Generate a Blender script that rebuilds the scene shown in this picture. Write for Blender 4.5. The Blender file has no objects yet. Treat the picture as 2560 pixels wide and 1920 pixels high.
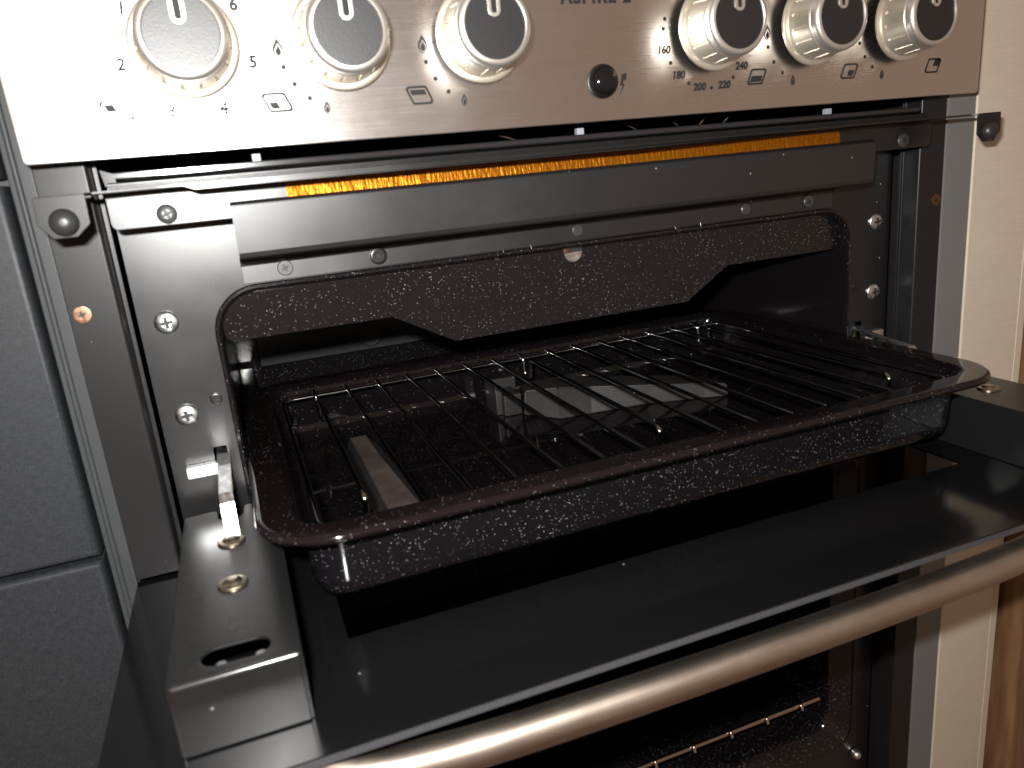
import bpy, bmesh, math, random
from mathutils import Vector, Matrix
random.seed(7)
S = bpy.context.scene
COL = S.collection
MM = 0.001
PI = math.pi

# ------------------------------------------------------------------ camera
cd = bpy.data.cameras.new('camera'); cam = bpy.data.objects.new('camera', cd); COL.objects.link(cam)
right = Vector((0.9314, -0.3521, -0.0927)); fwd = Vector((0.3170, 0.9093, -0.2695))
fwd.normalize(); right = (right - fwd*right.dot(fwd)).normalized(); up = right.cross(fwd)
m = Matrix((right, up, -fwd)).transposed().to_4x4(); m.translation = Vector((-0.1890, -0.4043, 0.1796))
cam.matrix_world = m
cd.sensor_width = 36; cd.lens = 26.454; cd.clip_start = 0.01; cd.clip_end = 50
cd.dof.use_dof = True; cd.dof.focus_distance = 0.50; cd.dof.aperture_fstop = 11
S.camera = cam

# ------------------------------------------------------------------ world: dim warm interior light
W = bpy.data.worlds.new('World'); S.world = W; W.use_nodes = True
nt = W.node_tree; bg = nt.nodes['Background']
tc = nt.nodes.new('ShaderNodeTexCoord'); sx = nt.nodes.new('ShaderNodeSeparateXYZ')
mr = nt.nodes.new('ShaderNodeMapRange'); mr.inputs[1].default_value = -1; mr.inputs[2].default_value = 1
cr = nt.nodes.new('ShaderNodeValToRGB')
cr.color_ramp.elements[0].position = 0.08; cr.color_ramp.elements[0].color = (0.15, 0.078, 0.042, 1)
cr.color_ramp.elements[1].position = 0.95; cr.color_ramp.elements[1].color = (0.26, 0.18, 0.12, 1)
e_ = cr.color_ramp.elements.new(0.5); e_.color = (0.41, 0.29, 0.215, 1)
nt.links.new(tc.outputs['Generated'], sx.inputs[0]); nt.links.new(sx.outputs[2], mr.inputs[0])
nt.links.new(mr.outputs[0], cr.inputs[0]); nt.links.new(cr.outputs[0], bg.inputs[0])
bg.inputs[1].default_value = 0.66

# ------------------------------------------------------------------ the camera's own flash
ld = bpy.data.lights.new('camera_flash', 'AREA'); ld.shape = 'RECTANGLE'; ld.size = 0.022; ld.size_y = 0.010
ld.energy = 4.6; ld.color = (1.0, 0.98, 0.95)
lo = bpy.data.objects.new('camera_flash', ld); COL.objects.link(lo)
fm = m.copy(); fm.translation = Vector((-0.2105, -0.401, 0.2125)); lo.matrix_world = fm

S.view_settings.view_transform = 'Standard'; S.view_settings.look = 'None'
S.view_settings.exposure = 0.0; S.view_settings.gamma = 1.0
S.view_settings.use_curve_mapping = False
S.cycles.max_bounces = 10
S.cycles.sample_clamp_indirect = 25
S.cycles.blur_glossy = 0.15

# ------------------------------------------------------------------ materials
def mat(name, col, rough=0.5, metal=0.0, spec=0.5, **k):
    M = bpy.data.materials.new(name); M.use_nodes = True
    b = M.node_tree.nodes['Principled BSDF']
    b.inputs['Base Color'].default_value = (*col, 1); b.inputs['Roughness'].default_value = rough
    b.inputs['Metallic'].default_value = metal; b.inputs['Specular IOR Level'].default_value = spec
    for kk, v in k.items(): b.inputs[kk.replace('_', ' ')].default_value = v
    return M
def nodes(M): return M.node_tree.nodes, M.node_tree.links, M.node_tree.nodes['Principled BSDF']
def noise(N, L, scale, detail=3, stretch=None, rough=0.5):
    t = N.new('ShaderNodeTexCoord'); n = N.new('ShaderNodeTexNoise')
    n.inputs['Scale'].default_value = scale; n.inputs['Detail'].default_value = detail; n.inputs['Roughness'].default_value = rough
    if stretch:
        mp = N.new('ShaderNodeMapping'); mp.inputs['Scale'].default_value = stretch
        L.new(t.outputs['Object'], mp.inputs[0]); L.new(mp.outputs[0], n.inputs['Vector'])
    else: L.new(t.outputs['Object'], n.inputs['Vector'])
    return n
def bump(M, scale, strength, dist=0.0002, detail=2, stretch=None):
    N, L, b = nodes(M); n = noise(N, L, scale, detail, stretch)
    bp = N.new('ShaderNodeBump'); bp.inputs['Strength'].default_value = strength; bp.inputs['Distance'].default_value = dist
    L.new(n.outputs['Fac'], bp.inputs['Height']); L.new(bp.outputs[0], b.inputs['Normal'])
def vary_rough(M, scale, lo_, hi_, stretch=None, detail=4):
    N, L, b = nodes(M); n = noise(N, L, scale, detail, stretch)
    r = N.new('ShaderNodeMapRange'); r.inputs[1].default_value = 0.3; r.inputs[2].default_value = 0.7
    r.inputs[3].default_value = lo_; r.inputs[4].default_value = hi_
    L.new(n.outputs['Fac'], r.inputs[0]); L.new(r.outputs[0], b.inputs['Roughness'])
def vary_col(M, scale, c1, c2, stretch=None, detail=4):
    N, L, b = nodes(M); n = noise(N, L, scale, detail, stretch)
    r = N.new('ShaderNodeValToRGB'); r.color_ramp.elements[0].position = 0.3; r.color_ramp.elements[1].position = 0.7
    r.color_ramp.elements[0].color = (*c1, 1); r.color_ramp.elements[1].color = (*c2, 1)
    L.new(n.outputs['Fac'], r.inputs[0]); L.new(r.outputs[0], b.inputs['Base Color'])

def vary_rough2(M, scale, lo_, hi_, stretch, s2, k0, k1):
    vary_rough(M, scale, lo_, hi_, stretch); N, L, b = nodes(M)
    src = b.inputs['Roughness'].links[0].from_socket
    n = noise(N, L, s2, 5, None, 0.65); r = N.new('ShaderNodeMapRange'); r.inputs[1].default_value = 0.35; r.inputs[2].default_value = 0.65
    r.inputs[3].default_value = k0; r.inputs[4].default_value = k1; L.new(n.outputs['Fac'], r.inputs[0])
    m_ = N.new('ShaderNodeMath'); m_.operation = 'MULTIPLY'; L.new(src, m_.inputs[0]); L.new(r.outputs[0], m_.inputs[1]); L.new(m_.outputs[0], b.inputs['Roughness'])
def dust(M, base, scale=110, dens=0.12, size=0.055, col=(0.32, 0.30, 0.28)):
    '''sparse dust and crumb specks lying on a dark surface'''
    N, L, b = nodes(M); t = N.new('ShaderNodeTexCoord'); v = N.new('ShaderNodeTexVoronoi'); v.inputs['Scale'].default_value = scale
    L.new(t.outputs['Object'], v.inputs['Vector']); sp = N.new('ShaderNodeSeparateColor'); L.new(v.outputs['Color'], sp.inputs[0])
    r = N.new('ShaderNodeMapRange'); r.inputs[1].default_value = 1-dens; r.inputs[2].default_value = 1; r.inputs[3].default_value = 0; r.inputs[4].default_value = size
    L.new(sp.outputs[1], r.inputs[0]); lt = N.new('ShaderNodeMath'); lt.operation = 'LESS_THAN'
    L.new(v.outputs['Distance'], lt.inputs[0]); L.new(r.outputs[0], lt.inputs[1])
    mx = N.new('ShaderNodeMix'); mx.data_type = 'RGBA'; mx.inputs[6].default_value = (*base, 1); mx.inputs[7].default_value = (*col, 1)
    L.new(lt.outputs[0], mx.inputs[0]); L.new(mx.outputs[2], b.inputs['Base Color'])
def brushed(name, col, rough, aniso, wide=(0, 0, 1), stretch=(3, 1, 160)):
    M = mat(name, col, rough, 1.0); N, L, b = nodes(M)
    b.inputs['Anisotropic'].default_value = aniso
    v = N.new('ShaderNodeCombineXYZ')
    for i in range(3): v.inputs[i].default_value = wide[i]
    L.new(v.outputs[0], b.inputs['Tangent'])
    vary_rough2(M, 14, rough*0.94, rough*1.07, stretch, 9, 0.88, 1.16)
    bump(M, 12, 0.022, 0.00012, 3, stretch)
    return M
STEEL = brushed('brushed_steel', (0.80, 0.77, 0.755), 0.275, 0.5, (0, 0, 1))
KNOB = mat('satin_silver_plastic', (0.72, 0.67, 0.57), 0.36, 0.85); bump(KNOB, 2500, 0.15)
KNOBRING = mat('bright_silver_ring', (0.85, 0.82, 0.76), 0.33, 0.9)
CAP = mat('knob_cap_black', (0.010, 0.009, 0.0105), 0.43, 0.0, 0.75); bump(CAP, 1500, 0.25)
PRINT = mat('printed_black', (0.016, 0.014, 0.014), 0.6, 0.0, 0.25)
POWDER = mat('powder_coat_black', (0.012, 0.012, 0.0125), 0.36, 0.0, 0.30); bump(POWDER, 2200, 0.15, 0.0001)
POWDER2 = mat('powder_coat_satin', (0.008, 0.008, 0.0082), 0.30, 0.0, 0.6); bump(POWDER2, 2600, 0.14, 0.0001)
POWDER3 = mat('powder_coat_fine', (0.010, 0.010, 0.0105), 0.34, 0.0, 0.85); bump(POWDER3, 2400, 0.14, 0.0001)
GLOSSB = mat('gloss_black_paint', (0.018, 0.017, 0.018), 0.17, 0.0, 0.6)
DARK = mat('dark_inner_and_shade', (0.012, 0.011, 0.011), 0.55)  # near-black casing colour, also painted in as shade of holes and hollows
RUBBER = mat('black_rubber', (0.022, 0.021, 0.021), 0.38)
PLASTIC = mat('gloss_black_plastic', (0.006, 0.0055, 0.006), 0.10)
ZINC = mat('zinc_plated_steel', (0.80, 0.81, 0.82), 0.3, 1.0); vary_rough(ZINC, 300, 0.22, 0.40)
YZINC = mat('yellow_zinc', (0.62, 0.55, 0.18), 0.3, 1.0)
BRONZE = mat('bronze_screw', (0.26, 0.15, 0.10), 0.35, 1.0); vary_rough(BRONZE, 400, 0.25, 0.5)
RIVET = mat('dull_rivet', (0.42, 0.36, 0.27), 0.32, 1.0); vary_rough(RIVET, 500, 0.2, 0.5); 
BSCREW = mat('black_screw', (0.05, 0.05, 0.05), 0.38, 0.3)
CLIP = mat('white_plastic_clip', (0.30, 0.31, 0.34), 0.4)
GLASSEDGE = mat('ground_glass_edge', (0.045, 0.046, 0.05), 0.30)
BLACKGLASS = mat('black_backed_glass', (0.004, 0.004, 0.0045), 0.09, 0.0, 0.45); vary_rough2(BLACKGLASS, 30, 0.075, 0.11, None, 14, 0.8, 2.0); dust(BLACKGLASS, (0.0045, 0.0045, 0.005), 90, 0.2, 0.05)
CHROME = mat('plated_wire', (0.50, 0.49, 0.48), 0.12, 1.0)
SHELFW = mat('oven_shelf_wire', (0.50, 0.40, 0.34), 0.22, 1.0)
BAKELITE = mat('grey_handle_plastic', (0.08, 0.078, 0.075), 0.5); vary_col(BAKELITE, 60, (0.011, 0.0107, 0.0103), (0.018, 0.0176, 0.0172)); 
BURNER = mat('burner_steel', (0.42, 0.38, 0.34), 0.42, 0.8); vary_col(BURNER, 40, (0.30, 0.26, 0.23), (0.5, 0.45, 0.41))
DUCT = mat('brown_duct_brightened', (0.5, 0.4, 0.33), 0.5, 0.3); vary_col(DUCT, 50, (0.36, 0.28, 0.23), (0.58, 0.48, 0.41))  # albedo raised to stand in for flash bounced off the pan
GREY = mat('grey_linen_laminate', (0.03, 0.033, 0.035), 0.5, 0.0, 0.3)
GREY2 = mat('grey_edge_strip', (0.155, 0.152, 0.15), 0.45); bump(GREY2, 900, 0.15)
CREAM = mat('cream_laminate', (0.70, 0.60, 0.47), 0.5); vary_col(CREAM, 40, (0.55, 0.48, 0.385), (0.59, 0.52, 0.42), (1, 1, 18)); bump(CREAM, 60, 0.05, 0.0003, 3, (1, 1, 20))
WOOD = mat('brown_wood', (0.25, 0.12, 0.055), 0.4); vary_col(WOOD, 25, (0.14, 0.070, 0.036), (0.26, 0.145, 0.072), (6, 6, 0.6))
dust(POWDER2, (0.008, 0.008, 0.0082)); dust(POWDER, (0.012, 0.012, 0.0125)); dust(POWDER3, (0.010, 0.010, 0.0105))
vary_rough2(POWDER2, 60, 0.29, 0.31, None, 12, 0.9, 1.12); vary_rough2(POWDER3, 60, 0.33, 0.35, None, 12, 0.9, 1.12)
# woven look of the grey doors
N, L, b = nodes(GREY)
def weave():
    a = noise(N, L, 260, 3, (1, 1, 9)); c = noise(N, L, 260, 3, (9, 9, 1))
    ad = N.new('ShaderNodeMath'); ad.operation = 'ADD'; L.new(a.outputs['Fac'], ad.inputs[0]); L.new(c.outputs['Fac'], ad.inputs[1])
    r = N.new('ShaderNodeValToRGB'); r.color_ramp.elements[0].position = 0.35; r.color_ramp.elements[1].position = 0.68
    r.color_ramp.elements[0].color = (0.0130, 0.0148, 0.0175, 1); r.color_ramp.elements[1].color = (0.034, 0.0372, 0.0420, 1)
    h = N.new('ShaderNodeMath'); h.operation = 'MULTIPLY'; h.inputs[1].default_value = 0.5
    L.new(ad.outputs[0], h.inputs[0]); L.new(h.outputs[0], r.inputs[0]); L.new(r.outputs[0], b.inputs['Base Color'])
    bp = N.new('ShaderNodeBump'); bp.inputs['Strength'].default_value = 0.35; bp.inputs['Distance'].default_value = 0.0003
    L.new(h.outputs[0], bp.inputs['Height']); L.new(bp.outputs[0], b.inputs['Normal'])
weave()
# speckled enamel
def enamel(name, base, rough, dens, size=0.25, scale=1250, bright=0.55):
    M = mat(name, base, rough, 0.0, 0.55); N, L, b = nodes(M)
    t = N.new('ShaderNodeTexCoord'); v = N.new('ShaderNodeTexVoronoi'); v.inputs['Scale'].default_value = scale
    L.new(t.outputs['Object'], v.inputs['Vector'])
    s = N.new('ShaderNodeSeparateColor'); L.new(v.outputs['Color'], s.inputs[0])
    sz = N.new('ShaderNodeMapRange'); sz.inputs[1].default_value = 1 - dens; sz.inputs[2].default_value = 1
    sz.inputs[3].default_value = 0.0; sz.inputs[4].default_value = size; L.new(s.outputs[0], sz.inputs[0])
    lt = N.new('ShaderNodeMath'); lt.operation = 'LESS_THAN'; L.new(v.outputs['Distance'], lt.inputs[0]); L.new(sz.outputs[0], lt.inputs[1])
    big = noise(N, L, 30, 2); br = N.new('ShaderNodeMapRange'); br.inputs[1].default_value = 0.3; br.inputs[2].default_value = 0.7
    br.inputs[3].default_value = 0.25; br.inputs[4].default_value = 1.15; L.new(big.outputs['Fac'], br.inputs[0])
    ml = N.new('ShaderNodeMath'); ml.operation = 'MULTIPLY'; L.new(lt.outputs[0], ml.inputs[0]); L.new(br.outputs[0], ml.inputs[1])
    mx = N.new('ShaderNodeMix'); mx.data_type = 'RGBA'
    mx.inputs[6].default_value = (*base, 1); mx.inputs[7].default_value = (bright*0.88, bright*0.95, bright, 1)
    L.new(ml.outputs[0], mx.inputs[0]); L.new(mx.outputs[2], b.inputs['Base Color'])
    n2 = noise(N, L, 55, 2); bp = N.new('ShaderNodeBump'); bp.inputs['Strength'].default_value = 0.06; bp.inputs['Distance'].default_value = 0.001
    L.new(n2.outputs['Fac'], bp.inputs['Height']); L.new(bp.outputs[0], b.inputs['Normal'])
    return M
ENAMEL = enamel('speckled_black_enamel', (0.0064, 0.0054, 0.0064), 0.11, 0.36)
ENAMELIN = enamel('enamel_pan_inside', (0.0045, 0.0034, 0.004), 0.05, 0.12)
ENAMEL2 = enamel('speckled_enamel_pan', (0.0050, 0.0042, 0.0052), 0.08, 0.42)
RIMEN = enamel('enamel_rim', (0.006, 0.0038, 0.0042), 0.09, 0.2)
# golden foil
FOIL = mat('orange_gold_foil', (0.66, 0.25, 0.013), 0.36, 0.75)
N, L, b = nodes(FOIL)
wv = noise(N, L, 650, 2, (1, 1, 0.12)); bp = N.new('ShaderNodeBump'); bp.inputs['Strength'].default_value = 0.8; bp.inputs['Distance'].default_value = 0.0008
L.new(wv.outputs['Fac'], bp.inputs['Height']); L.new(bp.outputs[0], b.inputs['Normal'])
# clear door window
PANE = bpy.data.materials.new('clear_window_glass'); PANE.use_nodes = True
b = PANE.node_tree.nodes['Principled BSDF']
b.inputs['Base Color'].default_value = (0.55, 0.55, 0.55, 1); b.inputs['Roughness'].default_value = 0.02
b.inputs['Transmission Weight'].default_value = 1.0; b.inputs['IOR'].default_value = 1.45

# ------------------------------------------------------------------ mesh helpers (all input in mm)
def empty(name, loc=(0, 0, 0)):
    e = bpy.data.objects.new(name, None); COL.objects.link(e); e.location = Vector(loc)*MM; e.empty_display_size = 0.02; return e
def attach(o, parent):
    if parent is not None:
        o.parent = parent
        mw = Matrix.Identity(4); p = parent
        chain = []
        while p is not None: chain.append(p); p = p.parent
        for q in reversed(chain): mw = mw @ q.matrix_parent_inverse @ q.matrix_basis
        o.matrix_parent_inverse = mw.inverted()
def link(name, me, M, parent=None, loc=None):
    o = bpy.data.objects.new(name, me); COL.objects.link(o)
    if M is not None and len(me.materials) == 0: me.materials.append(M)
    if loc is not None: o.location = Vector(loc)*MM
    attach(o, parent); return o
def tag(o, label, cat=None, group=None, kind=None):
    o['label'] = label
    if cat: o['category'] = cat
    if group: o['group'] = group
    if kind: o['kind'] = kind
    return o
def mesh_from(bm, name, smooth=None, scale=True):
    if scale: bmesh.ops.scale(bm, vec=(MM, MM, MM), verts=bm.verts)
    bmesh.ops.recalc_face_normals(bm, faces=bm.faces)
    me = bpy.data.meshes.new(name); bm.to_mesh(me); bm.free()
    if smooth is not None: weighted_normals(me, smooth)
    return me
def weighted_normals(me, ang):
    """smooth shading with face-area weighting, so that flat faces stay flat beside their small bevels"""
    me.polygons.foreach_set('use_smooth', [True]*len(me.polygons))
    fn = [p.normal.copy() for p in me.polygons]; fa = [p.area for p in me.polygons]
    vf = [[] for _ in me.vertices]
    for p in me.polygons:
        for v in p.vertices: vf[v].append(p.index)
    ca = math.cos(math.radians(ang)); out = [None]*len(me.loops)
    for p in me.polygons:
        n0 = fn[p.index]
        for li in p.loop_indices:
            acc = Vector((0, 0, 0))
            for f in vf[me.loops[li].vertex_index]:
                if fn[f].dot(n0) > ca: acc += fn[f]*fa[f]
            out[li] = acc.normalized() if acc.length > 0 else n0
    me.normals_split_custom_set(out)
def box(bm, x0, x1, y0, y1, z0, z1, bev=0.0, seg=2):
    r = bmesh.ops.create_cube(bm, size=1); vs = r['verts']
    for v in vs: v.co = Vector(((x0+x1)/2+v.co.x*(x1-x0), (y0+y1)/2+v.co.y*(y1-y0), (z0+z1)/2+v.co.z*(z1-z0)))
    if bev > 0:
        es = list({e for v in vs for e in v.link_edges})
        bmesh.ops.bevel(bm, geom=es, offset=bev, segments=seg, affect='EDGES', profile=0.5)
def boxo(name, dims, M, parent, bev=0.4, seg=2):
    bm = bmesh.new(); box(bm, *dims, bev, seg); return link(name, mesh_from(bm, name, 35), M, parent)
def extrude_x(bm, prof, x0, x1, bev=0):
    """closed profile [(y,z)] extruded along X"""
    a = [bm.verts.new((x0, y, z)) for y, z in prof]; c = [bm.verts.new((x1, y, z)) for y, z in prof]
    n = len(prof)
    for i in range(n): bm.faces.new((a[i], a[(i+1) % n], c[(i+1) % n], c[i]))
    bm.faces.new(a[::-1]); bm.faces.new(c)
    if bev: bmesh.ops.bevel(bm, geom=list(bm.edges), offset=bev, segments=2, affect='EDGES')
def sheet_profile(pts, t):
    """open polyline [(y,z)] -> closed profile of thickness t (offset to the left normal)"""
    n = len(pts); off = []
    for i in range(n):
        p = Vector(pts[i]); ds = []
        if i > 0: ds.append((p-Vector(pts[i-1])).normalized())
        if i < n-1: ds.append((Vector(pts[i+1])-p).normalized())
        ns = [Vector((-d.y, d.x)) for d in ds]
        s = sum(ns, Vector((0, 0))).normalized(); k = max(0.35, s.dot(ns[0]))
        off.append(tuple(p+s*(t/k)))
    return list(pts)+off[::-1]
def rpoly(pts, r, n=6):
    """round the corners of a polygon"""
    out = []; m_ = len(pts)
    rs = r if isinstance(r, (list, tuple)) else [r]*m_
    for i in range(m_):
        p = Vector(pts[i]); a = Vector(pts[i-1]); c = Vector(pts[(i+1) % m_]); rr = rs[i]
        if rr <= 0: out.append(tuple(p)); continue
        d1 = (a-p).normalized(); d2 = (c-p).normalized(); ang = d1.angle(d2); t = rr/math.tan(ang/2)
        t = min(t, (a-p).length*0.49, (c-p).length*0.49); rr = t*math.tan(ang/2)
        ctr = p+(d1+d2).normalized()*(rr/math.sin(ang/2))
        s = p+d1*t-ctr; e = p+d2*t-ctr; a0 = math.atan2(s.y, s.x); a1 = math.atan2(e.y, e.x)
        da = (a1-a0+PI) % (2*PI)-PI
        for k in range(n+1):
            q = a0+da*k/n; out.append((ctr.x+rr*math.cos(q), ctr.y+rr*math.sin(q)))
    return out
def circle(cx, cy, r, n=24): return [(cx+r*math.cos(2*PI*i/n), cy+r*math.sin(2*PI*i/n)) for i in range(n)]
def plate_mesh(name, outer, holes, thick, mapf, bevel=0.0, smooth=30):
    """flat plate with holes; outline in (u,v); mapf(u,v,w) -> xyz with w in 0..thick"""
    cu = bpy.data.curves.new('tmp', 'CURVE'); cu.dimensions = '2D'; cu.fill_mode = 'BOTH'
    cu.extrude = max(thick/2-bevel, 0.0001); cu.bevel_depth = bevel; cu.bevel_resolution = 1; cu.offset = -bevel
    for ring in [outer]+list(holes):
        s = cu.splines.new('POLY'); s.points.add(len(ring)-1); s.use_cyclic_u = True
        for p, q in zip(s.points, ring): p.co = (q[0], q[1], 0, 1)
    o = bpy.data.objects.new('tmp', cu); COL.objects.link(o)
    dg = bpy.context.evaluated_depsgraph_get(); me = bpy.data.meshes.new_from_object(o.evaluated_get(dg))
    bpy.data.objects.remove(o); bpy.data.curves.remove(cu)
    bm = bmesh.new(); bm.from_mesh(me); bpy.data.meshes.remove(me)
    bmesh.ops.remove_doubles(bm, verts=bm.verts, dist=0.001)
    for v in bm.verts: v.co = Vector(mapf(v.co.x, v.co.y, v.co.z+thick/2))
    return mesh_from(bm, name, smooth)
def front(y): return lambda u, v, w: (u, y-w, v)              # plate facing the viewer, back face at y
def flat(z): return lambda u, v, w: (u, v, z+w)               # lying plate, underside at z
def plate(name, outer, holes, thick, mapf, M, parent, bevel=0.0, loc=None):
    return link(name, plate_mesh(name, outer, holes, thick, mapf, bevel), M, parent, loc)
def lathe(bm, prof, n=40, axis='-y', c=(0, 0, 0), groove=None):
    """prof [(r,h)], h runs along axis from c"""
    rings = []
    for j, (r, h) in enumerate(prof):
        ring = []
        for i in range(n):
            a = 2*PI*i/n; rr = r
            if groove: rr = groove(r, j, a)
            u, w = rr*math.cos(a), rr*math.sin(a)
            p = {'-y': (u, -h, w), 'z': (u, w, h), 'x': (h, u, w)}[axis]
            ring.append(bm.verts.new(Vector(p)+Vector(c)))
        rings.append(ring)
    for a, c2 in zip(rings, rings[1:]):
        for i in range(n): bm.faces.new((a[i], a[(i+1) % n], c2[(i+1) % n], c2[i]))
    bm.faces.new(rings[0]); bm.faces.new(rings[-1])
def lathe_mesh(name, prof, n=40, axis='-y', smooth=35, groove=None):
    bm = bmesh.new(); lathe(bm, prof, n, axis, groove=groove); return mesh_from(bm, name, smooth)
def fillet(path, r, n=5):
    """round the corners of a 3D polyline"""
    P = [Vector(p) for p in path]; out = [P[0]]
    for i in range(1, len(P)-1):
        a, p, c = P[i-1], P[i], P[i+1]; d1 = (a-p); d2 = (c-p); t = min(r, d1.length*0.45, d2.length*0.45)
        s = p+d1.normalized()*t; e = p+d2.normalized()*t
        for k in range(n+1):
            q = k/n; out.append(s*(1-q)**2+p*2*q*(1-q)+e*q*q)
    out.append(P[-1]); return out
def tube(bm, path, r, n=10):
    P = [Vector(p) for p in path]; rings = []; nrm = None
    for i, p in enumerate(P):
        t = ((P[i+1]-p) if i == 0 else (p-P[i-1]) if i == len(P)-1 else (P[i+1]-P[i-1])).normalized()
        if nrm is None:
            nrm = t.cross(Vector((0, 0, 1)));  nrm = t.cross(Vector((1, 0, 0))) if nrm.length < 0.1 else nrm
        nrm = (nrm-t*nrm.dot(t)).normalized(); bn = t.cross(nrm)
        rr = r[i] if isinstance(r, (list, tuple)) else r
        rings.append([bm.verts.new(p+(nrm*math.cos(2*PI*k/n)+bn*math.sin(2*PI*k/n))*rr) for k in range(n)])
    for a, c in zip(rings, rings[1:]):
        for k in range(n): bm.faces.new((a[k], a[(k+1) % n], c[(k+1) % n], c[k]))
    bm.faces.new(rings[0]); bm.faces.new(rings[-1])
def tubeo(name, path, r, M, parent, n=10, fil=0):
    bm = bmesh.new(); tube(bm, fillet(path, fil) if fil else path, r, n); return link(name, mesh_from(bm, name, 60), M, parent)
def rrect(x0, x1, y0, y1, r, n=8):
    return rpoly([(x0, y0), (x1, y0), (x1, y1), (x0, y1)], r, n)
def loft(bm, loops, cap0=False, cap1=False):
    R = [[bm.verts.new(p) for p in lp] for lp in loops]
    n = len(R[0])
    for a, c in zip(R, R[1:]):
        for i in range(n): bm.faces.new((a[i], a[(i+1) % n], c[(i+1) % n], c[i]))
    if cap0: bm.faces.new(R[0])
    if cap1: bm.faces.new(R[-1])

# screws, as shared meshes, head facing -Y
def closed_pan_head(r, h, depth, w, name, domed=True, n=32):
    """pan head left closed; a dark plate paints the cross-shaped recess"""
    bm = bmesh.new()
    prof = [(r, 0), (r, h*0.25)] + [(r*math.cos(a), h*(0.25+0.75*math.sin(a))) for a in [0.25, 0.5, 0.8, 1.05]] if domed else [(r, 0), (r*0.97, h*0.8), (r*0.9, h)]
    lathe(bm, prof+[(r*0.48, h)], n)
    me = mesh_from(bm, name, 40)
    return me
def screw(name, loc, r, h, M, parent, domed=True, rec=0.5, ang=0.3):
    key = ('scr', r, h, domed)
    if key not in cache: cache[key] = closed_pan_head(r, h, 0.5, 0.3*r, name, domed)
    me = cache[key]
    if len(me.materials) and me.materials[0] != M: me = me.copy(); me.materials.clear(); cache[key] = me
    o = link(name, me, M, parent, loc)
    k2 = ('rec', r, rec)
    if k2 not in cache:
        w = r*0.13; l_ = r*rec
        pts = [(-w, -l_), (w, -l_), (w, -w), (l_, -w), (l_, w), (w, w), (w, l_), (-w, l_), (-w, w), (-l_, w), (-l_, -w), (-w, -w)]
        pts = [(x*math.cos(ang)-y*math.sin(ang), x*math.sin(ang)+y*math.cos(ang)) for x, y in pts]
        cache[k2] = plate_mesh('screw_recess_shade', rpoly(pts, w*0.5, 2), [], 0.3, front(0))  # dark cross plate: the shade of the recess put into colour
    if parent is None or True:
        q = bpy.data.objects.new('recess_shade', cache[k2]); COL.objects.link(q)
        if not len(cache[k2].materials): cache[k2].materials.append(DARK)
        q.location = Vector(loc)*MM+Vector((0, -(h-0.2)*MM, 0))
        # third level only: a recess belongs to the same part as its screw head
        attach(q, o if (parent is None or parent.parent is None) else parent)
    return o
cache = {}

# ================================================================== COOKER
ck = tag(empty('gas_cooker', (0, 0, -330)), 'black and brushed steel gas cooker with knobs and lowered grill door', 'cooker')

# --- outer shell: dark casing behind the front, widened to stop world light leaking in
def shell():
    for d in [(-262, -261, -16, 330, -420, 275), (261, 262, -16, 330, -420, 275), (-262, 262, 330, 331, -420, 275), (-262, 262, -38, 331, 275, 276), (-262, 262, -16, 330, -421, -420)]:
        boxo('casing_panel', d, DARK, ck, 0)
shell()

# --- fascia
FY = -42.0
fascia = plate('fascia', rpoly([(-260, 200.3), (260, 200.3), (262, 330), (-262, 330)], [2, 2, 0, 0]), [], 1.6, front(FY+1.6), STEEL, ck, 0.4)
boxo('fascia_return', (-258, 258, FY+2, -20, 201.5, 202.5), DARK, fascia, 0)
KN = [(-191.5, 242.6), (-127.5, 242.4), (-63.5, 242.2), (64.3, 242.0), (128.2, 241.8), (192, 241.6)]

def text(s, x, z, h, bold=0.012, shear=0.12, M=PRINT, name='number_marking', sp=1.0):
    cu = bpy.data.curves.new('t', 'FONT'); cu.body = s; cu.size = h/0.70; cu.align_x = 'CENTER'; cu.align_y = 'CENTER'
    cu.shear = shear; cu.offset = bold*h/0.7; cu.resolution_u = 3; cu.space_character = sp
    o = bpy.data.objects.new('t', cu); COL.objects.link(o); dg = bpy.context.evaluated_depsgraph_get()
    me = bpy.data.meshes.new_from_object(o.evaluated_get(dg)); bpy.data.objects.remove(o)
    for v in me.vertices: v.co = Vector((v.co.x, -0.10-v.co.z, v.co.y))*MM
    return link(name, me, M, fascia, (x, FY, z))
for s, x, z in [('1', -212.5, 257), ('2', -217, 236), ('3', -201.5, 217.3), ('4', -180.7, 217.2), ('5', -165.7, 235), ('6', -169.6, 257.6)]:
    text(s, x, z, 4.7, 0.05)
for s, x, z in [('160', 36.8, 232.6), ('180', 45.2, 220.1), ('200', 58.0, 213.7), ('220', 73.4, 214.0), ('240', 84.6, 223.0)]:
    text(s, x, z, 3.6, 0.05, 0.16)
text('ASPIRE 2', 0, 258.2, 6.2, 0.04, 0.0, name='lettering', sp=1.15)
dotm = plate_mesh('dot', circle(0, 0, 1.0, 14), [], 0.08, front(-0.02))
for x, z in [(38.2, 247.3), (37.2, 242.7), (40.8, 226.3), (51.5, 215.9), (65.5, 213), (79.3, 217.6),
             (-153.2, 232.6), (-149.7, 225.5), (-144.1, 219.4), (-89.3, 232.1), (-85.7, 224.7), (-80.1, 218.8),
             (102.1, 231.8), (105.9, 224.2), (111.7, 218.4), (165.4, 231.7), (169.5, 224.4), (175.2, 218.7)]:
    link('dot_marking', dotm, PRINT, fascia, (x, FY, z))
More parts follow.
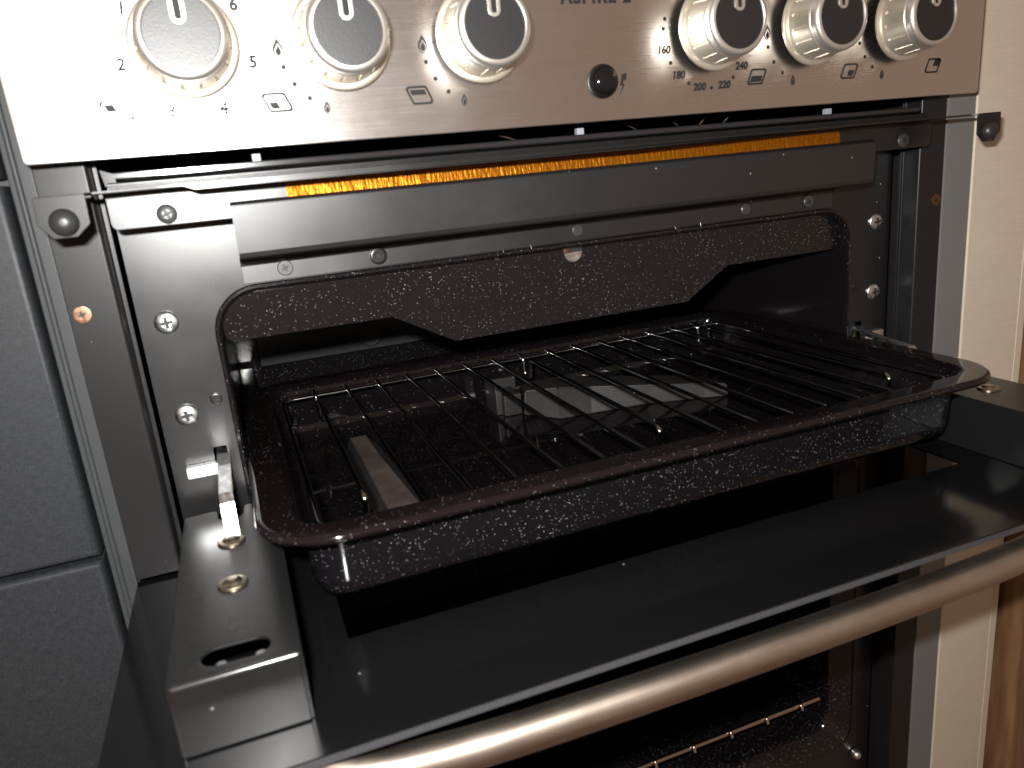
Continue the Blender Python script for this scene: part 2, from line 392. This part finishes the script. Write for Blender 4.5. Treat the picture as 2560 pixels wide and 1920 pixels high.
def drop(h, w):
    pts = [(0.08, 1), (0.30, 0.72), (0.62, 0.42), (0.85, 0.1), (0.9, -0.25), (0.72, -0.6), (0.35, -0.88), (0, -1), (-0.4, -0.88), (-0.75, -0.55), (-0.88, -0.2), (-0.72, 0.2), (-0.4, 0.5), (-0.16, 0.8)]
    return [(x*w/2, y*h/2) for x, y in pts]
def flame(h):
    bm_out = drop(h, h*0.62); hole = [(x*0.70+h*0.02, y*0.70-h*0.10) for x, y in bm_out]
    # open bottom: crescent made of the outer drop minus the inner one
    me1 = plate_mesh('flame_outline', bm_out, [hole], 0.08, front(-0.02))
    me2 = plate_mesh('flame_core', [(x*0.52+h*0.02, y*0.54-h*0.13) for x, y in bm_out], [], 0.08, front(-0.02))
    return me1, me2
FB = flame(8.0); FS = flame(5.6)
for x, z, f in [(-154.5, 240.3, FB), (-137.2, 215.1, FS), (-90.2, 239.8, FB), (-72.8, 214.7, FS), (101.6, 239.1, FB), (118.8, 214.2, FS), (165.6, 239, FB), (182.4, 214.4, FS)]:
    for me in f: link('flame_marking', me, PRINT, fascia, (x, FY, z))
def icon(x, z, sk, fill):
    w, h = 10.6, 8.2; s = 3.6*sk
    P = lambda u, v: (x+(u-0.5)*w+(v-0.5)*s, z+(v-0.5)*h)
    o = [P(0, 0), P(1, 0), P(1, 1), P(0, 1)]; q = 0.10
    i = [P(q, q*1.2), P(1-q, q*1.2), P(1-q, 1-q*1.2), P(q, 1-q*1.2)]
    plate('burner_marking', rpoly(o, 1.5, 4), [rpoly(i, 0.9, 4)], 0.08, front(FY-0.02), PRINT, fascia)
    u0, u1, v0, v1 = fill
    plate('burner_marking', [P(u0, v0), P(u1, v0), P(u1, v1), P(u0, v1)], [], 0.08, front(FY-0.02), PRINT, fascia)
icon(-222.0, 218.8, -1, (0.16, 0.52, 0.45, 0.82)); icon(-158.2, 218.4, -1, (0.16, 0.5, 0.18, 0.52)); icon(-94.2, 217.9, -1, (0.16, 0.84, 0.52, 0.8))
icon(94.7, 217.2, 1, (0.16, 0.84, 0.18, 0.55)); icon(158.4, 217.2, 1, (0.46, 0.82, 0.18, 0.55)); icon(221.7, 217.5, 1, (0.50, 0.92, 0.46, 0.92))
plate('lightning_marking', [(14.9, 222.6), (11.9, 222.2), (10.6, 216.6), (12.2, 217.0), (9.9, 211.8), (13.6, 217.6), (12.3, 217.6), (13.0, 219.4), (14.2, 219.2)], [], 0.08, front(FY-0.02), PRINT, fascia)

# --- ignition button: collar and domed push cap
ib = empty('ignition_button', (1.0, FY, 219.3)); attach(ib, ck); ib.location = (0, 0, 0)
link('button_collar', lathe_mesh('button_collar', [(8.2, -1), (8.2, 1.2), (7.6, 2.2), (6.6, 2.6), (6.4, 1.8)], 48), PLASTIC, ib, (1.0, FY, 219.3))
link('button_cap', lathe_mesh('button_cap', [(6.2, 0), (6.2, 3.4)]+[(6.2*math.cos(a), 3.4+2.4*math.sin(a)) for a in [0.3, 0.6, 0.9, 1.2, 1.45]], 48), PLASTIC, ib, (1.0, FY, 219.3))

# --- knobs
NG = 16
def groove(r, j, a):
    if j in (4, 5, 6, 7):
        d = abs(((a*NG/(2*PI)) % 1)-0.5)*2*PI/NG*18
        return r-(0.75 if d < 0.28 else 0.75*max(0, 1-(d-0.28)/0.3)) if j in (5, 6) else r
    return r
H0 = 3.8                                              # the hollow knob stands off the fascia
def up_(p): return [(r, h+H0) for r, h in p]
grip = lathe_mesh('knob_grip', up_([(19.0, 2.2), (18.9, 3.6), (18.6, 4.6), (18.5, 5.2), (18.5, 5.4), (18.4, 5.8), (17.5, 15.8), (17.4, 16.2), (17.4, 16.6), (17.3, 17.2), (16.9, 17.6), (16.9, 18.4)]), 22*16, smooth=40, groove=groove)
skirt = lathe_mesh('knob_skirt', up_([(20.9, 1.2), (21.3, 1.4), (21.4, 2.0), (21.2, 2.6), (20.6, 3.0), (19.0, 3.3)]), 72)
ring = lathe_mesh('knob_ring', up_([(17.2, 18.0), (17.2, 20.6), (16.9, 21.8), (16.2, 22.5), (15.4, 22.9), (14.5, 23.0), (14.2, 22.8), (14.1, 22.2)]), 72)
capm = lathe_mesh('knob_cap', up_([(14.1, 21.0), (14.1, 22.3), (13.7, 22.45)]), 64)
under = lathe_mesh('knob_underside', [(4.0, 0.2), (4.0, H0), (20.4, H0+0.6), (20.7, H0+1.15)], 48)  # closed disc, coloured dark for the shade inside the hollow knob
def stad(w, z0, z1, n=8):
    return [(w*math.cos(PI+PI*i/n), z0+w+w*math.sin(PI+PI*i/n)) for i in range(n+1)]+[(w, z1), (-w, z1)]
ptr = plate_mesh('pointer', stad(2.9, 3.0, 14.2), [stad(1.25, 4.6, 13.9)], 0.9, front(-22.1-H0), 0.15)
slot = plate_mesh('pointer_slot', stad(1.25, 4.6, 13.9), [], 0.2, front(-22.3-H0))
for i, (x, z) in enumerate(KN):
    k = empty('control_knob', (x, FY, z)); attach(k, ck); k.location = (0, 0, 0)
    for nme, me, M in [('knob_underside', under, DARK), ('knob_skirt', skirt, KNOB), ('knob_grip', grip, KNOB), ('knob_ring', ring, KNOBRING), ('knob_cap', capm, CAP), ('pointer', ptr, KNOBRING), ('pointer_slot', slot, PRINT)]:
        link(nme, me, M, k, (x, FY, z))

# --- side posts (front plane Y=-18.9)
for s in (-1, 1):
    bm = bmesh.new()
    a, c = (240.9, 261.9)
    prof = [(c, -18.9), (a, -18.9), (a, -6.0), (238.8, -6.0), (238.8, -4.4), (242.4, -4.4), (242.4, -17.4), (c, -17.4)]
    prof = rpoly(prof, [0.2, 1.6, 0.5, 0.2, 0.2, 0.3, 0.8, 0.2], 3)
    lo_ = [bm.verts.new((s*x, y, 2.0)) for x, y in prof]; hi_ = [bm.verts.new((s*x, y, 274)) for x, y in prof]
    n = len(prof)
    for i in range(n): bm.faces.new((lo_[i], lo_[(i+1) % n], hi_[(i+1) % n], hi_[i]))
    bm.faces.new(lo_); bm.faces.new(hi_)
    post = link('side_post', mesh_from(bm, 'side_post', 35), POWDER, ck)
    screw('screw', (s*256.6, -18.9, 135.8), 4.0, 0.6, BRONZE, post, False, 0.42, 0.35)
    # lower posts beside the oven
    boxo('lower_post', (s*241 if s > 0 else -261.9, 261.9 if s > 0 else -241, -18.9, -4, -420, -8), POWDER, ck, 0.8)

# --- front panel with grill and oven openings
hole_g = rpoly([(-203, 8), (203, 8), (203, 137), (-203, 137)], [6, 6, 23, 23], 8)
hole_o = rpoly([(-216, -300), (216, -300), (216, -40), (-216, -40)], 20, 6)
sl = [rpoly([(s*215.8, 24), (s*209.2, 24), (s*209.2, 56.6), (s*215.8, 56.6)], 0.8, 2) for s in (-1, 1)]
panel = plate('front_panel', [(-237.3, -420), (237.3, -420), (237.3, 190), (-237.3, 190)], [hole_g, hole_o]+sl, 1.2, front(1.2), POWDER2, ck, 0.25)
for s in (-1, 1):
    for z in (124.5, 76.3):
        screw('silver_screw', (s*224.6, 0, z), 5.7, 2.4, ZINC, panel, True, 0.5, 0.1)
    link('rivet', lathe_mesh('rivet', [(3.1, 0), (3.1, 0.5), (2.6, 0.8), (2.0, 0.8), (1.8, 0.4), (1.1, 0.4), (1.0, 0.9), (0.4, 0.9)], 24), POWDER2, panel, (s*209.4, 0, 82))
    # chrome keeper plate beside the slot
    bm = bmesh.new(); extrude_x(bm, [(-3.0, 43.6), (-6.2, 43.9), (-6.2, 49.6), (-3.0, 50.0), (-0.3, 49.6), (-0.3, 44.2)], min(s*230, s*214), max(s*230, s*214), 0.5)
    link('keeper_plate', mesh_from(bm, 'keeper_plate', 35), ZINC, panel)
    # steel hinge arm coming out of the slot and diving into the door bracket
    arm = sheet_profile([(6, 54.5), (-2, 53.4), (-13, 50.4), (-26, 49.0), (-46, 47.6), (-50, 44.0), (-52, 38), (-55.5, 28.6)], 1.8)
    bm = bmesh.new(); extrude_x(bm, arm, min(s*214.6, s*208.4), max(s*214.6, s*208.4), 0.35)
    link('hinge_arm', mesh_from(bm, 'hinge_arm', 35), ZINC, ck)
    boxo('hinge_spring', (min(s*213.6, s*209.6), max(s*213.6, s*209.6), 2.2, 5, 30, 54), YZINC, ck, 0.3)

# --- folded top rail with clips, then bracket, foil, heat strip
bm = bmesh.new()
extrude_x(bm, sheet_profile([(-12, 192.2), (-33.0, 192.0), (-34.2, 192.8), (-34.2, 194.6), (-33.4, 195.2), (-31, 194.9)], -0.9), -230, 222, 0.15)
rail = link('top_rail', mesh_from(bm, 'top_rail', 35), GLOSSB, ck)
bm = bmesh.new()
extrude_x(bm, rpoly([(-32.6, 186.6), (-34.6, 187.2), (-35.0, 190.6), (-33.2, 191.4), (-28, 191.4), (-28, 186.6)], 0.5, 2), -232.5, 226, 0.1)
link('rail_face', mesh_from(bm, 'rail_face', 35), POWDER2, rail)
plate('rail_end', [(-234.5, 196.6), (-233.5, 189.6), (-229, 190.6), (-229.5, 194.6)], [], 1.0, front(-33.0), GLOSSB, rail)
for x in (-169.6, 0.2, 169.6, 205):
    bm = bmesh.new(); box(bm, x-2.1, x+2.1, -15, -11, 193.2, 199.4 if x != 205 else 196, 0.6); box(bm, x-3, x+3, -30, -11, 192.6, 193.6, 0.2)
    link('rail_clip', mesh_from(bm, 'rail_clip', 35), CLIP, rail)
brk = plate('front_bracket', rpoly([(-235, 171.2), (235, 171.2), (235, 186.4), (-235, 186.4)], [3, 3, 0, 0], 3), [], 1.0, front(-30.6), POWDER2, ck, 0.2)
boxo('bracket_top', (-235, 235, -30.5, 1, 186.2, 187.0), DARK, brk, 0)
for s in (-1, 1): screw('black_screw', (s*212.1, -31.6, 176.1), 4.3, 1.6, BSCREW, brk, True, 0.5, 0.4)
# orange-gold foil with a toothed lower edge
bm = bmesh.new(); nx = 168; top = []; bot = []; mid = []
for i in range(nx+1):
    x = -159.8+i*(321.5/nx); tooth = 0.45 if i % 2 else -0.1
    top.append(bm.verts.new((x, -32.0, 185.0))); mid.append(bm.verts.new((x, -32.5-random.uniform(0, 0.35), 181.6+random.uniform(-0.4, 0.4))))
    bot.append(bm.verts.new((x, -33.0-(0.5 if i % 2 else 0), 177.6+tooth)))
for r0, r1 in ((top, mid), (mid, bot)):
    for i in range(nx): bm.faces.new((r0[i], r0[i+1], r1[i+1], r1[i]))
bmesh.ops.solidify(bm, geom=list(bm.faces), thickness=0.25)
link('foil_strip', mesh_from(bm, 'foil_strip', 50), FOIL, brk)
# heat strip: thin sheet with front lip and turned-down end tabs
st = [(-256.5, -61), (-238.5, -61), (-236, -58.5), (-214, -58.5), (-203, -60.8), (70, -60.8), (130, -58.5), (236, -58.5), (238.5, -61), (256.5, -61), (256.5, -44), (232, -32.2), (-232, -32.2), (-256.5, -44)]
hs = plate('heat_strip', st, [], 0.8, flat(186.7), POWDER2, ck, 0.1)
bm = bmesh.new(); 
q0 = [bm.verts.new((x, y, z)) for x, y, z in [(-203, -60.9, 187.2), (-198, -60.9, 185.0), (10, -60.9, 185.0), (70, -60.9, 186.0), (135, -59.4, 187.1)]]
q1 = [bm.verts.new(v.co+Vector((0, 0.8, 0))) for v in q0]
bm.faces.new(q0); bm.faces.new(q1[::-1])
for i in range(5): bm.faces.new((q0[i], q0[(i+1) % 5], q1[(i+1) % 5], q1[i]))
link('strip_lip', mesh_from(bm, 'strip_lip'), POWDER2, hs)
for s in (-1, 1):
    t = rpoly([(s*238.3, 187.3), (s*256.4, 187.3), (s*256.8, 176.6), (s*252.3, 171.0), (s*244, 171.0), (s*238.6, 175.6)], [0.8, 0.8, 0.8, 0.8, 0.8, 0.8], 3)
    plate('end_tab', t, [], 1.4, front(-59.9), POWDER, hs, 0.3)
    link('rubber_bumper', lathe_mesh('rubber_bumper', [(5.4, 0), (5.3, 1.2)]+[(5.1*math.cos(a), 1.2+3.4*math.sin(a)) for a in [0.25, 0.55, 0.85, 1.15, 1.4]], 36), RUBBER, hs, (s*247.4, -61.3, 177.0))

# --- heat deflector above the grill opening
dp = [(-34, 178.6), (-35.8, 178.0), (-36.8, 176.8), (-35.7, 155.5), (-34.9, 153.4), (-32.8, 152.4), (-5.2, 150.6), (-3.4, 149.2), (-2.6, 147.0), (-2.6, 138.4)]
bm = bmesh.new(); extrude_x(bm, sheet_profile(dp, 1.0), -185.5, 185.5, 0.2)
df = link('heat_deflector', mesh_from(bm, 'heat_deflector', 35), POWDER3, ck)
for x in (-164.6, 164.6): screw('flange_screw', (x, -3.1, 143.9), 3.9, 1.2, BSCREW, df, False, 0.5, 0.4)
for x, r in ((-116.5, 4.6), (0, 3.4), (116.5, 3.4)):
    link('flange_rivet', lathe_mesh('flange_rivet', [(r, 0), (r, 0.5), (r*0.85, 0.9), (r*0.72, 0.9), (r*0.66, 0.5), (r*0.42, 0.5), (r*0.36, 1.0), (r*0.15, 1.0)], 28), POWDER2 if x < -1 else BSCREW, df, (x, -2.6, 143.9))

# --- grill compartment
gc = empty('grill_compartment', (0, 100, 8)); attach(gc, ck); gc.location = (0, 0, 0)
def tunnel():
    bm = bmesh.new(); loops = []
    def ring_(x, z0, z1, y, r0, r1): return [(p[0], y, p[1]) for p in rpoly([(-x, z0), (x, z0), (x, z1), (-x, z1)], [r0, r0, r1, r1], 8)]
    loops = [ring_(203.6, 7.5, 137.6, -0.6, 6, 23.5), ring_(203.0, 8, 137.0, -1.8, 6, 23), ring_(201.6, 9.4, 135.6, -1.9, 6, 21.6), ring_(200.6, 10.4, 134.6, -0.8, 6, 20.6),
             ring_(200.2, 10.8, 134.0, 2, 6, 20.2), ring_(200.2, 10.8, 134.0, 260, 6, 20)]
    loft(bm, loops, False, True); return mesh_from(bm, 'grill_liner', 40)
link('grill_liner', tunnel(), ENAMEL, gc)
val = rpoly([(-199.6, 108.6), (-111.5, 108.6), (-77.2, 89.4), (78.2, 89.4), (109.5, 108.8), (197.5, 108.8), (199.6, 118), (199.6, 133.6), (-199.6, 133.6)], [5, 1.5, 1, 1, 1.5, 8, 3, 19, 19], 6)
plate('valance', val, [circle(0.4, 130.6, 6.0, 24)] if False else [], 1.4, front(8.2), ENAMEL, gc, 0.5)
link('fixing_hole_shade', lathe_mesh('fixing_hole_shade', [(6.1, 0), (6.1, 0.25)], 32), DARK, gc, (0.4, 6.75, 131.0))  # dark disc painted as the hole's shade; the valance is uncut
plate('fixing_washer', [(0.4+5.6*math.cos(a), 131.0+5.6*math.sin(a)) for a in [PI*1.02+PI*0.98*i/14 for i in range(15)]], [], 0.3, front(6.6), ZINC, gc)
boxo('earth_tag', (-5.8, -1.8, 5.6, 6.4, 130.8, 133.6), BRONZE, gc, 0.2)
# burner under the roof
bu = rpoly([(-120, 60), (120, 60), (140, 110), (120, 160), (-120, 160), (-140, 110)], 12, 4)
plate('burner', bu, [], 14, flat(112), BURNER, gc, 2.0)
boxo('burner_duct', (-111, -85, 118, 249.5, 92, 111), DUCT, gc, 3.0)
boxo('rear_plate', (-182, 182, 250, 252, 42, 100), mat('rear_enamel', (0.03, 0.032, 0.035), 0.2), gc, 1.0)
link('gas_hole_shade', lathe_mesh('gas_hole_shade', [(10.5, -0.5), (10.5, 0.6), (9.4, 1.0), (8.6, 0.5)], 32), DARK, gc, (-88, 250, 55))  # rimmed disc on the plate, its dark colour standing for the hole's shade
for s in (-1, 1): boxo('runner', (min(s*200, s*189), max(s*200, s*189), 60, 245, 40.6, 43.4), ENAMEL, gc, 0.8)

# --- grill door, hinged down to lie flat
gd = empty('grill_door', (0, -16, -2)); attach(gd, ck); gd.location = (0, 0, 0)
DT = 3.6
plate('glass_panel', rpoly([(-262, -183.2), (262, -183.2), (262, -16.8), (-262, -16.8)], [4, 4, 1, 1], 4), [rpoly([(-172, -119), (172, -119), (172, -44), (-172, -44)], 0.6, 2)], DT, flat(-DT), BLACKGLASS, gd, 0.35)
boxo('ground_edge', (-257.6, 257.6, -183.45, -183.25, -DT+0.35, -0.35), GLASSEDGE, gd, 0)
plate('window_pane', rpoly([(-171.9, -118.9), (171.9, -118.9), (171.9, -44.1), (-171.9, -44.1)], 0.6, 2), [], DT-0.1, flat(-DT+0.05), PANE, gd)
for s, BH in ((-1, 28.0), (1, 31.5)):
    x0, x1 = 190.5, 234.8
    # folded steel channel: top with slot and rear notch, two sides, front
    out = rpoly([(x0, -163.6), (x1, -163.6), (x1, -17.0), (219.0, -15.6), (218.0, -30), (207.0, -30), (206.0, -15.6), (x0, -16.5)], [1.4, 1.4, 2, 2.5, 4, 4, 2.5, 2], 4)
    hl = rpoly([(200.7, -157.3), (223.8, -156.6), (223.8, -145.6), (200.7, -146.0)], 5.2, 6)
    out = [(s*x, y) for x, y in out]; hl = [(s*x, y) for x, y in hl]
    sb = plate('side_bracket', out, [hl], 1.4, flat(BH-1.4), POWDER2, gd, 0.6)
    bm = bmesh.new()
    for d in [(x0, x0+1.3), (x1-1.3, x1)]:
        box(bm, min(s*d[0], s*d[1]), max(s*d[0], s*d[1]), -162.4, -17.5, 0.3, BH-1.0, 0.3)
    box(bm, min(s*(x0+1.2), s*(x1-1.2)), max(s*(x0+1.2), s*(x1-1.2)), -163.4, -162.2, 0.6, BH-0.9, 0.4)
    link('bracket_wall', mesh_from(bm, 'bracket_wall', 35), POWDER2, gd)
    bm = bmesh.new(); tube(bm, [(s*(x0+2), -162.6, BH-1.0), (s*(x1-2), -162.6, BH-1.1)], 1.4, 12)
    link('bracket_fold', mesh_from(bm, 'bracket_fold', 60), GLOSSB, gd)
    for y in (-58.6, -100.8):
        link('rivet_head', lathe_mesh('rivet_head', [(6.2, 0), (6.2, 0.5), (5.6, 1.1), (4.0, 1.3), (3.4, 1.9), (2.2, 2.3), (1.0, 2.4)], 36, 'z'), RIVET, gd, (s*212.5, y, BH))
    for x in (217.5, 204.2):
        link('inner_bolt', lathe_mesh('inner_bolt', [(2.4, 0), (2.4, 3), (1.6, 4)], 16, 'z'), ZINC, gd, (s*x, -153.5, BH-6))
hp = [(-196, -171, -3.4), (-192, -172.5, -12), (-176, -174, -19.5), (-145, -175, -23.3), (-90, -175.4, -25.2), (0, -175.5, -26.2), (90, -175.4, -25.4), (145, -175, -23.5), (176, -174, -19.5), (192, -172.5, -12), (196, -171, -3.4)]
HANDLE = brushed('handle_steel', (0.54, 0.46, 0.39), 0.38, 0.3, (1, 0, 0), (2, 60, 60))
def catmull(P, k=6):
    P = [Vector(p) for p in P]; out = []
    for i in range(len(P)-1):
        a, b_, c, d = P[max(i-1, 0)], P[i], P[i+1], P[min(i+2, len(P)-1)]
        for j in range(k):
            t = j/k; out.append(0.5*((2*b_)+(c-a)*t+(2*a-5*b_+4*c-d)*t*t+(3*b_-a-3*c+d)*t**3))
    out.append(P[-1]); return out
tubeo('door_handle', catmull(hp), 7.8, HANDLE, gd, 28)

# --- main oven below: enamelled liner
oc = empty('oven_compartment', (0, 150, -300)); attach(oc, ck); oc.location = (0, 0, 0)
bm = bmesh.new()
def ring2(x, z0, z1, y, r): return [(p[0], y, p[1]) for p in rpoly([(-x, z0), (x, z0), (x, z1), (-x, z1)], r, 6)]
loft(bm, [ring2(217, -301, -39, -0.5, 21), ring2(216, -300, -40, -3.0, 20), ring2(213.5, -297.5, -42.5, -3.4, 17.5), ring2(211, -295, -45, -1, 15), ring2(203, -287, -50, 6, 14), ring2(200, -284, -52, 14, 14), ring2(200, -284, -52, 300, 14)], False, True)
link('oven_liner', mesh_from(bm, 'oven_liner', 40), ENAMEL, oc)
for s in (-1, 1):
    for z in (-150, -200, -249):
        boxo('shelf_runner', (min(s*200, s*193), max(s*200, s*193), 20, 290, z, z+3), ENAMEL, oc, 0.8)
link('door_stud', lathe_mesh('door_stud', [(4, 0), (4, 3), (3, 5), (1.5, 6)], 20), ZINC, oc, (222, -1, -312))

# --- loose leads in the gap behind the fascia, small wire hooks on the grill liner
LEAD = mat('lead_insulation', (0.05, 0.03, 0.018), 0.5)
for x0, x1, zz in ((20, 46, 203), (60, 74, 201.5), (96, 88, 204), (112, 105, 203), (-60, -30, 202)):
    tubeo('ignition_lead', catmull([(x0, 6, 214), (x0*0.6+x1*0.4, 0, zz), (x1, 4, 196), (x1+6, 20, 190)]), 0.45, LEAD, ck, 6)
for x in (66, 84, -29, -46):
    tubeo('wire_hook', fillet([(x-0.8, -2.2, 139.5), (x-0.3, -3.0, 136.2), (x+1.2, -1.4, 134.6), (x+1.8, 2, 135.6)], 1.2), 0.4, ENAMEL, gc, 6)

# ================================================================== GRILL PAN (pulled half out)
gp = tag(empty('grill_pan', (0, 0, 14)), 'speckled black enamel grill pan pulled half out of the cooker', 'grill pan')
PX0, PX1, PY0, PY1, PR = -200.0, 201.5, -126.8, 150.0, 34.0
def ploop(d, z, wob=0):
    return [(x, y, z+(random.uniform(-wob, wob) if wob else 0)) for x, y in rrect(PX0+d, PX1-d, PY0+d, PY1-d, max(PR-d, 6), 10)]
bm = bmesh.new()
loft(bm, [ploop(15.6, 49.2), ploop(14.2, 49.9), ploop(12.5, 50.2), ploop(3.0, 50.4), ploop(1.4, 50.2), ploop(0.4, 49.4), ploop(0.0, 48.2), ploop(0.3, 47.0), ploop(1.2, 46.2), ploop(2.6, 46.2), ploop(3.0, 47.4), ploop(12.5, 48.8), ploop(16.2, 48.4)])
link('rim', mesh_from(bm, 'rim', 50), RIMEN, gp)
bm = bmesh.new()
loft(bm, [ploop(15.4, 49.0), ploop(17.2, 47.9), ploop(18.6, 45.6), ploop(19.4, 40), ploop(21.2, 22), ploop(22.6, 16.4), ploop(26.0, 12.6), ploop(31.5, 11.2), ploop(60, 11.2)], False, True)
link('basin_inside', mesh_from(bm, 'basin_inside', 50), ENAMELIN, gp)
bm = bmesh.new()
loft(bm, [ploop(16.0, 48.3), ploop(17.2, 46.5), ploop(17.8, 40), ploop(19.2, 20), ploop(20.6, 14.6), ploop(24, 10.8), ploop(29.5, 9.4), ploop(60, 9.4)], False, True)
link('basin_outside', mesh_from(bm, 'basin_outside', 50), ENAMEL2, gp)

# ================================================================== WIRE RACK in the pan
wr = tag(empty('wire_rack', (0, 0, 33)), 'thin wire grill rack resting inside the speckled enamel pan', 'rack')
wr.rotation_euler.z = 0.0
SPC = 21.8; RZ = 47.3
def wire(path, r=1.25, fil=3.0, name='wire'): return tubeo(name, path, r, CHROME, wr, 8, fil)
for i in range(-7, 8):
    x = i*SPC
    if i in (-7, 0, 7):
        wire([(x, -82, 33), (x, -85, 45), (x, -82, RZ), (x, 92, RZ), (x, 94, 33), (x, 106, 33), (x, 108, RZ), (x, 116, RZ)], 1.3, 3.0, 'leg_wire')
    else:
        wire([(x+random.uniform(-0.4, 0.4), -108, RZ), (x+random.uniform(-0.7, 0.7), 20+random.uniform(-40, 40), RZ+random.uniform(-0.5, 0.3)), (x, 115+random.uniform(-1.2, 1.2), RZ)], 1.25, 30)
wire([(-174.4, -60, RZ-2), (-174.4, -106, RZ-2), (174.4, -106, RZ-2), (174.4, 110, RZ-2), (-174.4, 110, RZ-2), (-174.4, -60, RZ-2)], 1.25, 8.0, 'frame_wire')

bm = bmesh.new()
for i in range(-7, 8):
    u = bmesh.ops.create_uvsphere(bm, u_segments=10, v_segments=6, radius=1.0)['verts']; k_ = random.uniform(0.85, 1.25)
    for v in u: v.co = Vector((i*SPC+v.co.x*2.0*k_, 110+v.co.y*1.7, RZ-1.0+v.co.z*1.5*k_))
link('weld_beads', mesh_from(bm, 'weld_beads', 60), CHROME, wr)
# ================================================================== detachable handle lying in the pan
ph = tag(empty('pan_handle', (50, 60, 11)), 'grey detachable pan handle lying flat under the middle of the wire rack', 'pan handle')
bm = bmesh.new(); F = 11.4
secs = [((-13, 80), (-2, 112), (-1, 108, 28), (-10, 83, 28)), ((5, 56), (14, 104), (14, 100, 29), (12, 74, 28.5)), ((28, 54), (40, 95), (40, 92, 27.5), (33, 63, 28)),
        ((69, 49.5), (80, 83), (80, 80, 24), (75, 50, 24.5)), ((110, 37), (112, 70), (111, 68, 21.5), (112, 38.5, 21.5)), ((126, 31), (124, 66), (122, 64, 20), (127, 33, 19.5))]
loft(bm, [[(*q[0], F), (*q[1], F), q[2], q[3]] for q in secs], True, True)
bmesh.ops.bevel(bm, geom=list(bm.edges), offset=0.9, segments=2, affect='EDGES')
link('grip', mesh_from(bm, 'grip', 40), BAKELITE, ph)
bm = bmesh.new(); box(bm, -26, -12.5, 84, 108, F, 27, 1.0); box(bm, -30, -25, 90, 114, F, 33, 0.8); box(bm, -25.5, -8, 106, 112, 24, 34, 0.8)
link('clamp', mesh_from(bm, 'clamp', 35), BAKELITE, ph)
# a second, narrower piece along the left of the pan
PB = mat('brown_handle_face', (0.075, 0.052, 0.042), 0.5); vary_col(PB, 60, (0.034, 0.025, 0.021), (0.066, 0.050, 0.042))
hb = tag(empty('handle_bar', (-128, 20, 11)), 'narrow brown topped bar lying along the left of the pan', 'bar')
rows = [(80, -137.2, -126.5, -119), (60, -137.2, -126, -118), (30, -137.2, -125, -116.5), (-5, -137.4, -123.2, -115), (-43, -137.6, -121, -113), (-72, -137.8, -119.5, -112)]
bm = bmesh.new()
loft(bm, [[(x0-4, y, F), (x2, y, F), (x1, y, 19.6), (x0, y, 19.6)] for y, x0, x1, x2 in rows], True, True)
link('bar_body', mesh_from(bm, 'bar_body', 30), BAKELITE, hb)
bm = bmesh.new()
loft(bm, [[(x0+0.2, y-0.6, 19.7), (x1-0.3, y-0.6, 19.7), (x1-0.6, y-0.6, 20.6), (x0+0.5, y-0.6, 20.6)] for y, x0, x1, x2 in rows], True, True)
link('bar_face', mesh_from(bm, 'bar_face', 30), PB, hb)

# ================================================================== oven shelf below
os_ = tag(empty('oven_shelf', (0, 100, -250)), 'wire oven shelf in the dark oven below the steel door handle', 'shelf')
SZ = -254.5
tubeo('front_rail', [(-192, 9, SZ), (192, 9, SZ)], 2.2, SHELFW, os_, 12)
tubeo('rear_rail', [(-192, 280, SZ), (192, 280, SZ)], 2.2, SHELFW, os_, 12)
for i in range(-5, 6):
    x = 4.5+i*33.6
    tubeo('wire', [(x, 4.6, SZ-1), (x, 6, SZ+2.8), (x, 280, SZ+3.2)], 1.5, SHELFW, os_, 8, 1.5)

# ================================================================== FURNITURE round the cooker
kc = tag(empty('kitchen_cabinet', (-340, 0, -420)), 'grey linen textured cabinet fronts left of the cooker', 'cabinet')
GREY3 = mat('grey_cabinet_edge', (0.042, 0.045, 0.047), 0.45, 0.0, 0.2); bump(GREY3, 900, 0.15)
boxo('side_edge', (-272, -262.1, -17.6, 40, -420, 330), GREY3, kc, 0.8)
tubeo('edge_bead', [(-268.3, -18.2, -420), (-268.3, -18.2, 330)], 1.3, GREY3, kc)
boxo('back_board', (-420, -272.1, -8, -6, -420, 330), DARK, kc, 0)
for z0, z1, nm in ((197.0, 330, 'drawer_front'), (21.8, 194.0, 'door_panel'), (-420, 19.0, 'door_panel')):
    bm = bmesh.new(); box(bm, -420, -273.0, -26.5, -9, z0, z1)
    es = [e for e in bm.edges if all(v.co.y < -20 for v in e.verts)]
    bmesh.ops.bevel(bm, geom=es, offset=3.2, segments=5, affect='EDGES', profile=0.5)
    link(nm, mesh_from(bm, nm, 40), GREY, kc)
rs = tag(boxo('edge_strip', (262.3, 287.0, -19.6, 40, -420, 330), GREY2, None, 0.8), 'plain grey vertical strip between the cooker and the cream panel', 'trim strip')
cp = tag(boxo('cream_panel', (287.2, 350.5, -20.4, -2, -420, 330), CREAM, None, 1.2, 3), 'cream cabinet panel right of the grey strip beside the cooker', 'cabinet panel')
bm = bmesh.new(); tube(bm, [(343, -20.2, -420), (343, -20.2, 330)], 0.7, 8); link('edge_bead', mesh_from(bm, 'edge_bead', 60), CREAM, cp)
gpn = boxo('gap_backing', (350.6, 420, -4, -2, -420, 330), DARK, cp, 0)
tag(boxo('wood_panel', (358.5, 470, -36, -8, -420, 330), WOOD, None, 3.0, 3), 'brown wooden panel at far right beyond the cream panel', 'wood panel')
